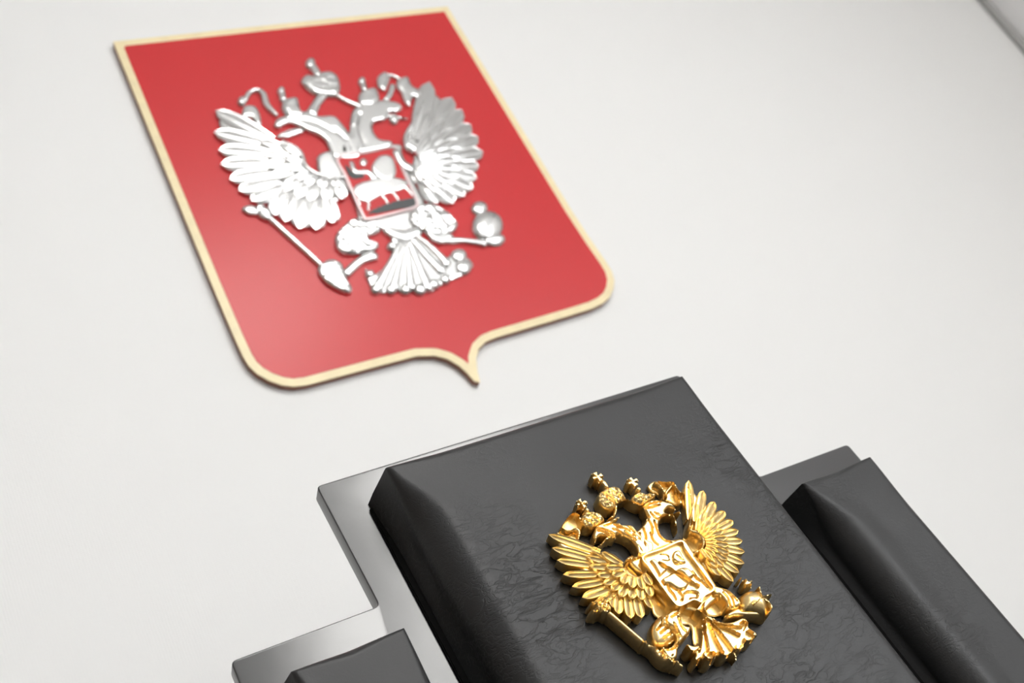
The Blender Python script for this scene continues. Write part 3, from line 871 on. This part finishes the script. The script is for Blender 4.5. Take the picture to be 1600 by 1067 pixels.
S.stroke('ribbon', 'e', [(1000, 335), (930, 430), (890, 510)], [80, 76, 100], .95)
S.stroke('ribbon', 'e', [(1070, 335), (1180, 400), (1300, 450)], [40, 46, 60], .85)
S.stroke('ribbon', 'e', [(330, 405), (370, 335), (430, 308), (490, 340), (520, 430), (600, 520)], [50, 40, 40, 56, 60, 40], .9)
S.piece('ribbon', 'e', [(305, 520), (340, 445), (420, 448), (462, 520), (472, 605), (430, 600), (390, 545), (322, 548)], 1.05, rnd=6)
S.disc('ribbon_end', 'e', (312, 398), 42, 1.0)
S.piece('ribbon', 'g', [(268, 210), (330, 160), (372, 205), (350, 280), (328, 318), (278, 290)], .95, rnd=6)
S.stroke('ribbon', 'g', [(395, 270), (375, 345), (335, 400)], 52, .85)
S.piece('ribbon', 'g', [(438, 225), (520, 200), (560, 278), (648, 330), (605, 384), (560, 370), (540, 445), (500, 420), (470, 340), (430, 285)], 1.05, rnd=7)
S.stroke('ribbon', 'g', [(350, 190), (400, 195), (460, 230)], 36, .75)
# breast shield: red field, silver horseman, dark paint
SS = [(562, 452), (680, 432), (800, 412), (830, 490), (862, 565), (893, 640), (880, 662), (790, 688), (690, 710), (668, 695), (630, 610), (595, 530)]
fs = S.piece('breast_shield', 'y', SS, .95, rnd=1.5, edge=.08, smooth=False, m=M['red'])
c0 = np.mean(SS, axis=0)
S.stroke('rim', 'y', [(p[0] + (c0[0] - p[0]) * .03, p[1] + (c0[1] - p[1]) * .03) for p in SS], 15, 1.12, closed=True, parent=fs, m=M['silver_red_reflection'])
S.piece('dark_cloak', 'y', [(594, 486), (612, 492), (640, 520), (672, 520), (674, 544), (625, 546), (600, 520)], 1.04, rnd=2, parent=fs, m=M['dark'])
S.piece('dark_dragon', 'y', [(690, 676), (740, 650), (800, 632), (885, 616), (890, 645), (868, 664), (780, 678), (695, 692)], 1.04, rnd=2, parent=fs, m=M['dark'])
S.piece('cloak', 'y', [(702, 490), (738, 446), (790, 452), (808, 520), (772, 552), (722, 532)], 1.22, rnd=5, parent=fs)
S.piece('horse', 'y', [(628, 590), (640, 565), (692, 545), (762, 530), (842, 545), (848, 578), (782, 602), (740, 614), (682, 640), (640, 612)], 1.2, rnd=5, parent=fs)
S.stroke('rider', 'y', [(622, 470), (640, 512), (690, 514), (720, 540)], [24, 34, 34, 50], 1.2, parent=fs)
S.disc('rider_head', 'y', (672, 474), 22, 1.2, parent=fs)
for p0, p1 in (((690, 620), (690, 672)), ((740, 600), (772, 645)), ((785, 590), (815, 632)), ((836, 570), (872, 612)), ((650, 600), (655, 650))):
    S.stroke('horse_leg', 'y', [p0, ((p0[0] + p1[0]) / 2 + 3, (p0[1] + p1[1]) / 2), p1], [28, 20, 18], 1.14, parent=fs)
# legs, sceptre, orb, tail
lg = S.piece('leg', 'y', [(558, 770), (598, 722), (642, 698), (722, 722), (742, 752), (692, 778), (736, 802), (720, 832), (662, 842), (602, 845), (565, 822)], 1.15, rnd=6, edge=.5, bumps=.2, bs=1.2)
S.stroke('foot', 'y', [(718, 848), (660, 872), (600, 926)], [46, 34, 34], .9, parent=lg)
sc = S.stroke('sceptre', 'y', [(270, 680), (390, 788), (505, 893)], 24, .85)
S.piece('finial', 'y', [(178, 662), (205, 648), (236, 656), (246, 682), (205, 684)], .8, rnd=5, parent=sc)
S.piece('finial', 'y', [(232, 655), (262, 644), (300, 682), (292, 708), (250, 694)], 1.0, rnd=5, bumps=.2, bs=2, parent=sc)
S.piece('handle', 'y', [(488, 905), (530, 868), (580, 880), (600, 932), (626, 988), (600, 1002), (522, 962)], 1.05, rnd=7, bumps=.12, bs=1.2, parent=sc)
for x, y in ((520, 930), (548, 905), (580, 915), (560, 955), (600, 985)):
    S.disc('claw', 'y', (x, y), 17, 1.2, parent=sc, n=8)
l2 = S.piece('leg', 'y', [(862, 672), (935, 638), (1010, 668), (1058, 722), (1030, 762), (960, 772), (900, 742), (862, 722)], 1.15, rnd=6, edge=.5, bumps=.2, bs=1.2)
S.piece('claw', 'y', [(920, 740), (1000, 755), (1040, 776), (990, 804), (945, 785)], .95, rnd=5, parent=l2)
S.stroke('foot', 'y', [(975, 790), (1080, 790), (1170, 804)], [36, 26, 30], .85, parent=l2)
ob = S.disc('orb', 'y', (1182, 722), 66, 1.6, sy=.95, edge=.75)
S.disc('bracket', 'y', (1205, 782), 48, 1.0, parent=ob, sy=.6)
S.disc('cross', 'y', (1147, 656), 35, 1.0, parent=ob, sy=.85)
tl = S.piece('tail', 'y', [(780, 760), (880, 758), (1000, 862), (1048, 830), (1118, 890), (1080, 932), (1000, 968), (940, 1004), (880, 984), (800, 1002), (722, 1004), (690, 955), (680, 908), (722, 930), (800, 845)], .55, rnd=4)
for pts, w in (([(825, 800), (780, 890), (728, 985)], [26, 32, 46]), ([(835, 800), (815, 900), (795, 985)], [24, 28, 44]), ([(848, 800), (858, 900), (868, 985)], [24, 28, 44]),
               ([(858, 795), (898, 890), (940, 985)], [26, 34, 48]), ([(868, 785), (930, 850), (995, 915)], [26, 40, 48]), ([(880, 765), (950, 820), (1012, 880)], [24, 28, 40])):
    S.stroke('tail_feather', 'y', pts, w, 1.05, parent=tl)
for x, y, r_ in ((725, 985, 26), (785, 985, 28), (845, 985, 28), (905, 985, 30), (960, 965, 28), (1005, 945, 26), (700, 925, 22), (1062, 850, 36), (1080, 895, 38), (790, 810, 24), (1010, 880, 26)):
    S.disc('scroll', 'y', (x, y), r_, 1.08, parent=tl, sy=.85)
S.stroke('tail_root', 'y', [(760, 745), (830, 770), (900, 750)], [30, 60, 40], 1.0, parent=tl)
